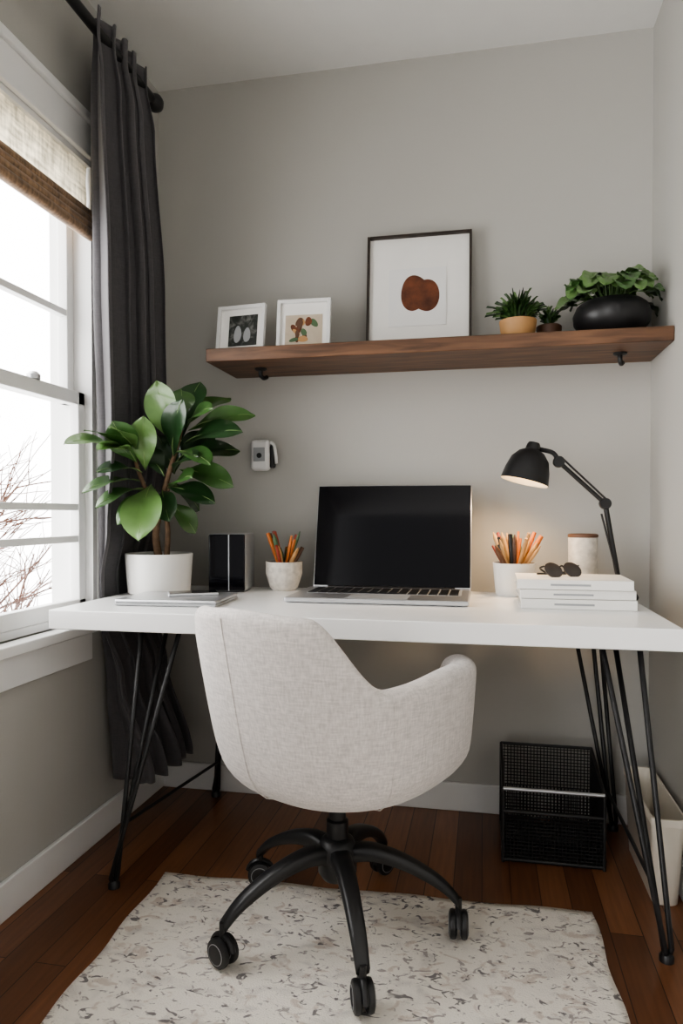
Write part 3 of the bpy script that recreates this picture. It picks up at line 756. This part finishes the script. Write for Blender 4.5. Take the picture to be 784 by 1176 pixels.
# wire mesh tray
tr = empty('mesh_file_tray', (0.197, -0.205, 0))
TW, TD = 0.138, 0.125
HB, HF = 0.262, 0.213
def mesh_panel(name, o0, ux, uy, nx_, ny_, uy2=None):
    o0 = Vector(o0); ux = Vector(ux); uy = Vector(uy); uy2 = Vector(uy2) if uy2 else uy; v = []; f = []
    for j in range(ny_+1):
        for i in range(nx_+1):
            t = i/nx_; v.append(o0+ux*t+(uy*(1-t)+uy2*t)*j/ny_)
    for j in range(ny_):
        for i in range(nx_):
            a = j*(nx_+1)+i; f.append((a, a+1, a+nx_+2, a+nx_+1))
    o = obj(name, v, f, M['black'], tr, smooth=False)
    md = o.modifiers.new('w', 'WIREFRAME'); md.thickness = 0.0030; md.use_replace = True
s = 0.010
nW, nD = int(2*TW/s), int(2*TD/s)
mesh_panel('side_left', (-TW, -TD, 0.01), (0, 2*TD, 0), (0, 0, HF-0.01), nD, 22, (0, 0, HB-0.01))
mesh_panel('side_right', (TW, -TD, 0.01), (0, 2*TD, 0), (0, 0, HF-0.01), nD, 22, (0, 0, HB-0.01))
mesh_panel('divider', (-TW, 0, 0.01), (2*TW, 0, 0), (0, 0, 0.17), nW, 17)
mesh_panel('back', (-TW, TD, 0.01), (2*TW, 0, 0), (0, 0, HB-0.01), nW, 25)
mesh_panel('front', (-TW, -TD, 0.01), (2*TW, 0, 0), (0, 0, 0.135), nW, 13)
box('bottom', (-TW, -TD, 0.004), (TW, TD, 0.010), M['black'], tr)
def wire(name, pts, r=0.004, m=None): tube(name, pts, r, m or M['black'], tr, 8)
wire('rim_left', [(-TW, -TD, HF), (-TW, TD, HB)], 0.005); wire('rim_right', [(TW, -TD, HF), (TW, TD, HB)], 0.005); wire('rim_back', [(-TW, TD, HB), (TW, TD, HB)], 0.005)
wire('rim_base', [(-TW, -TD, 0.008), (-TW, TD, 0.008), (TW, TD, 0.008), (TW, -TD, 0.008), (-TW, -TD, 0.008)], 0.005)
for i, (x, y, h) in enumerate(((-TW, -TD, HF), (TW, -TD, HF), (-TW, TD, HB), (TW, TD, HB))): wire('post_%d' % i, [(x, y, 0), (x, y, h)], 0.005)
wire('front_rim', [(-TW, -TD, 0.147), (TW, -TD, 0.147)], 0.005)
wire('handle_bar', [(-TW, -TD-0.002, HF), (TW, -TD-0.002, HF)], 0.0055, M['silver'])

# slim waste bin
wb = empty('waste_bin', (0.459, -0.33, 0))
v = []; f = []
def rr(hx, hy, z, r=0.02, n=6):
    out = []
    for (cx, cy, a0) in ((hx-r, hy-r, 0), (-hx+r, hy-r, 90), (-hx+r, -hy+r, 180), (hx-r, -hy+r, 270)):
        for k in range(n+1):
            a = math.radians(a0+90*k/n); out.append((cx+r*math.cos(a), cy+r*math.sin(a), z))
    return out
R_ = [rr(0.030, 0.150, 0.0), rr(0.032, 0.155, 0.004), rr(0.040, 0.185, 0.216), rr(0.0425, 0.190, 0.218), rr(0.0425, 0.190, 0.236), rr(0.038, 0.184, 0.236), rr(0.036, 0.18, 0.21), rr(0.027, 0.145, 0.01)]
for r in R_: v += r
m_ = len(R_[0])
for k in range(len(R_)-1):
    for i in range(m_):
        j = (i+1) % m_; f.append((k*m_+i, k*m_+j, (k+1)*m_+j, (k+1)*m_+i))
f.append(tuple(range(m_))); f.append(tuple((len(R_)-1)*m_+i for i in range(m_)))
o = obj('body', v, f, M['cream'], wb); md = o.modifiers.new('es', 'EDGE_SPLIT'); md.split_angle = math.radians(50)

# ---------------------------------------------------------------- outside trees
V = []; F = []
rt = random.Random(11)
def grow(p, d, L, r, dep):
    pts = [p]; q = p.copy(); dd = d.copy()
    for k in range(4):
        dd = (dd+Vector((rt.uniform(-.25, .25), rt.uniform(-.25, .25), rt.uniform(-.15, .22)))).normalized()
        q = q+dd*L/4; pts.append(q.copy())
    tube_geo(pts, [r*(1-0.12*k) for k in range(5)], 4, V, F)
    if dep == 0: return
    for k in range(rt.choice([3, 4])):
        b = pts[rt.choice([1, 2, 3, 4])]
        nd = (dd+Vector((rt.uniform(-.9, .9), rt.uniform(-.9, .9), rt.uniform(-.5, .5)))).normalized()
        grow(b, nd, L*rt.uniform(.55, .8), max(r*0.55, 0.0045), dep-1)
for base in ((-4.2, 2.4, -1.2), (-3.6, 1.6, -1.4), (-4.4, 1.4, -1.3), (-5.0, 3.4, -1.2), (-3.9, 2.0, -1.6), (-5.4, 2.4, -1.2), (-4.6, 2.9, -1.0)):
    grow(Vector(base), Vector((0.05, 0, 1)), 1.5, 0.045, 4)
obj('bare_tree', V, F, M['twig'])

# ---------------------------------------------------------------- world
wd = bpy.data.worlds.new('World'); S.world = wd; wd.use_nodes = True
nt = wd.node_tree; N, L = nt.nodes, nt.links
for n_ in list(N): N.remove(n_)
out = N.new('ShaderNodeOutputWorld'); bg = N.new('ShaderNodeBackground')
tc = N.new('ShaderNodeTexCoord'); sx = N.new('ShaderNodeSeparateXYZ'); L.new(tc.outputs['Generated'], sx.inputs[0])
mr = N.new('ShaderNodeMapRange'); mr.interpolation_type = 'SMOOTHSTEP'
mr.inputs['From Min'].default_value = -0.15; mr.inputs['From Max'].default_value = -0.5; mr.inputs['To Min'].default_value = 0.46; mr.inputs['To Max'].default_value = 6.8
L.new(sx.outputs['X'], mr.inputs['Value']); L.new(mr.outputs[0], bg.inputs['Strength'])
bg.inputs['Color'].default_value = (1.0, 0.985, 0.97, 1)
L.new(bg.outputs[0], out.inputs[0])

S.view_settings.view_transform = 'AgX'
try: S.view_settings.look = 'AgX - Medium High Contrast'
except Exception: pass
S.view_settings.exposure = 0.32

# ---------------------------------------------------------------- camera
cd = bpy.data.cameras.new('camera'); cam = bpy.data.objects.new('camera', cd); COL.objects.link(cam)
cam.location = (0, -2.37, 1.0); cam.rotation_euler = (math.radians(89.0), 0, math.radians(11.5))
cd.sensor_width = 36; cd.lens = 24.49; cd.shift_y = 0.0136; cd.clip_start = 0.02
S.camera = cam
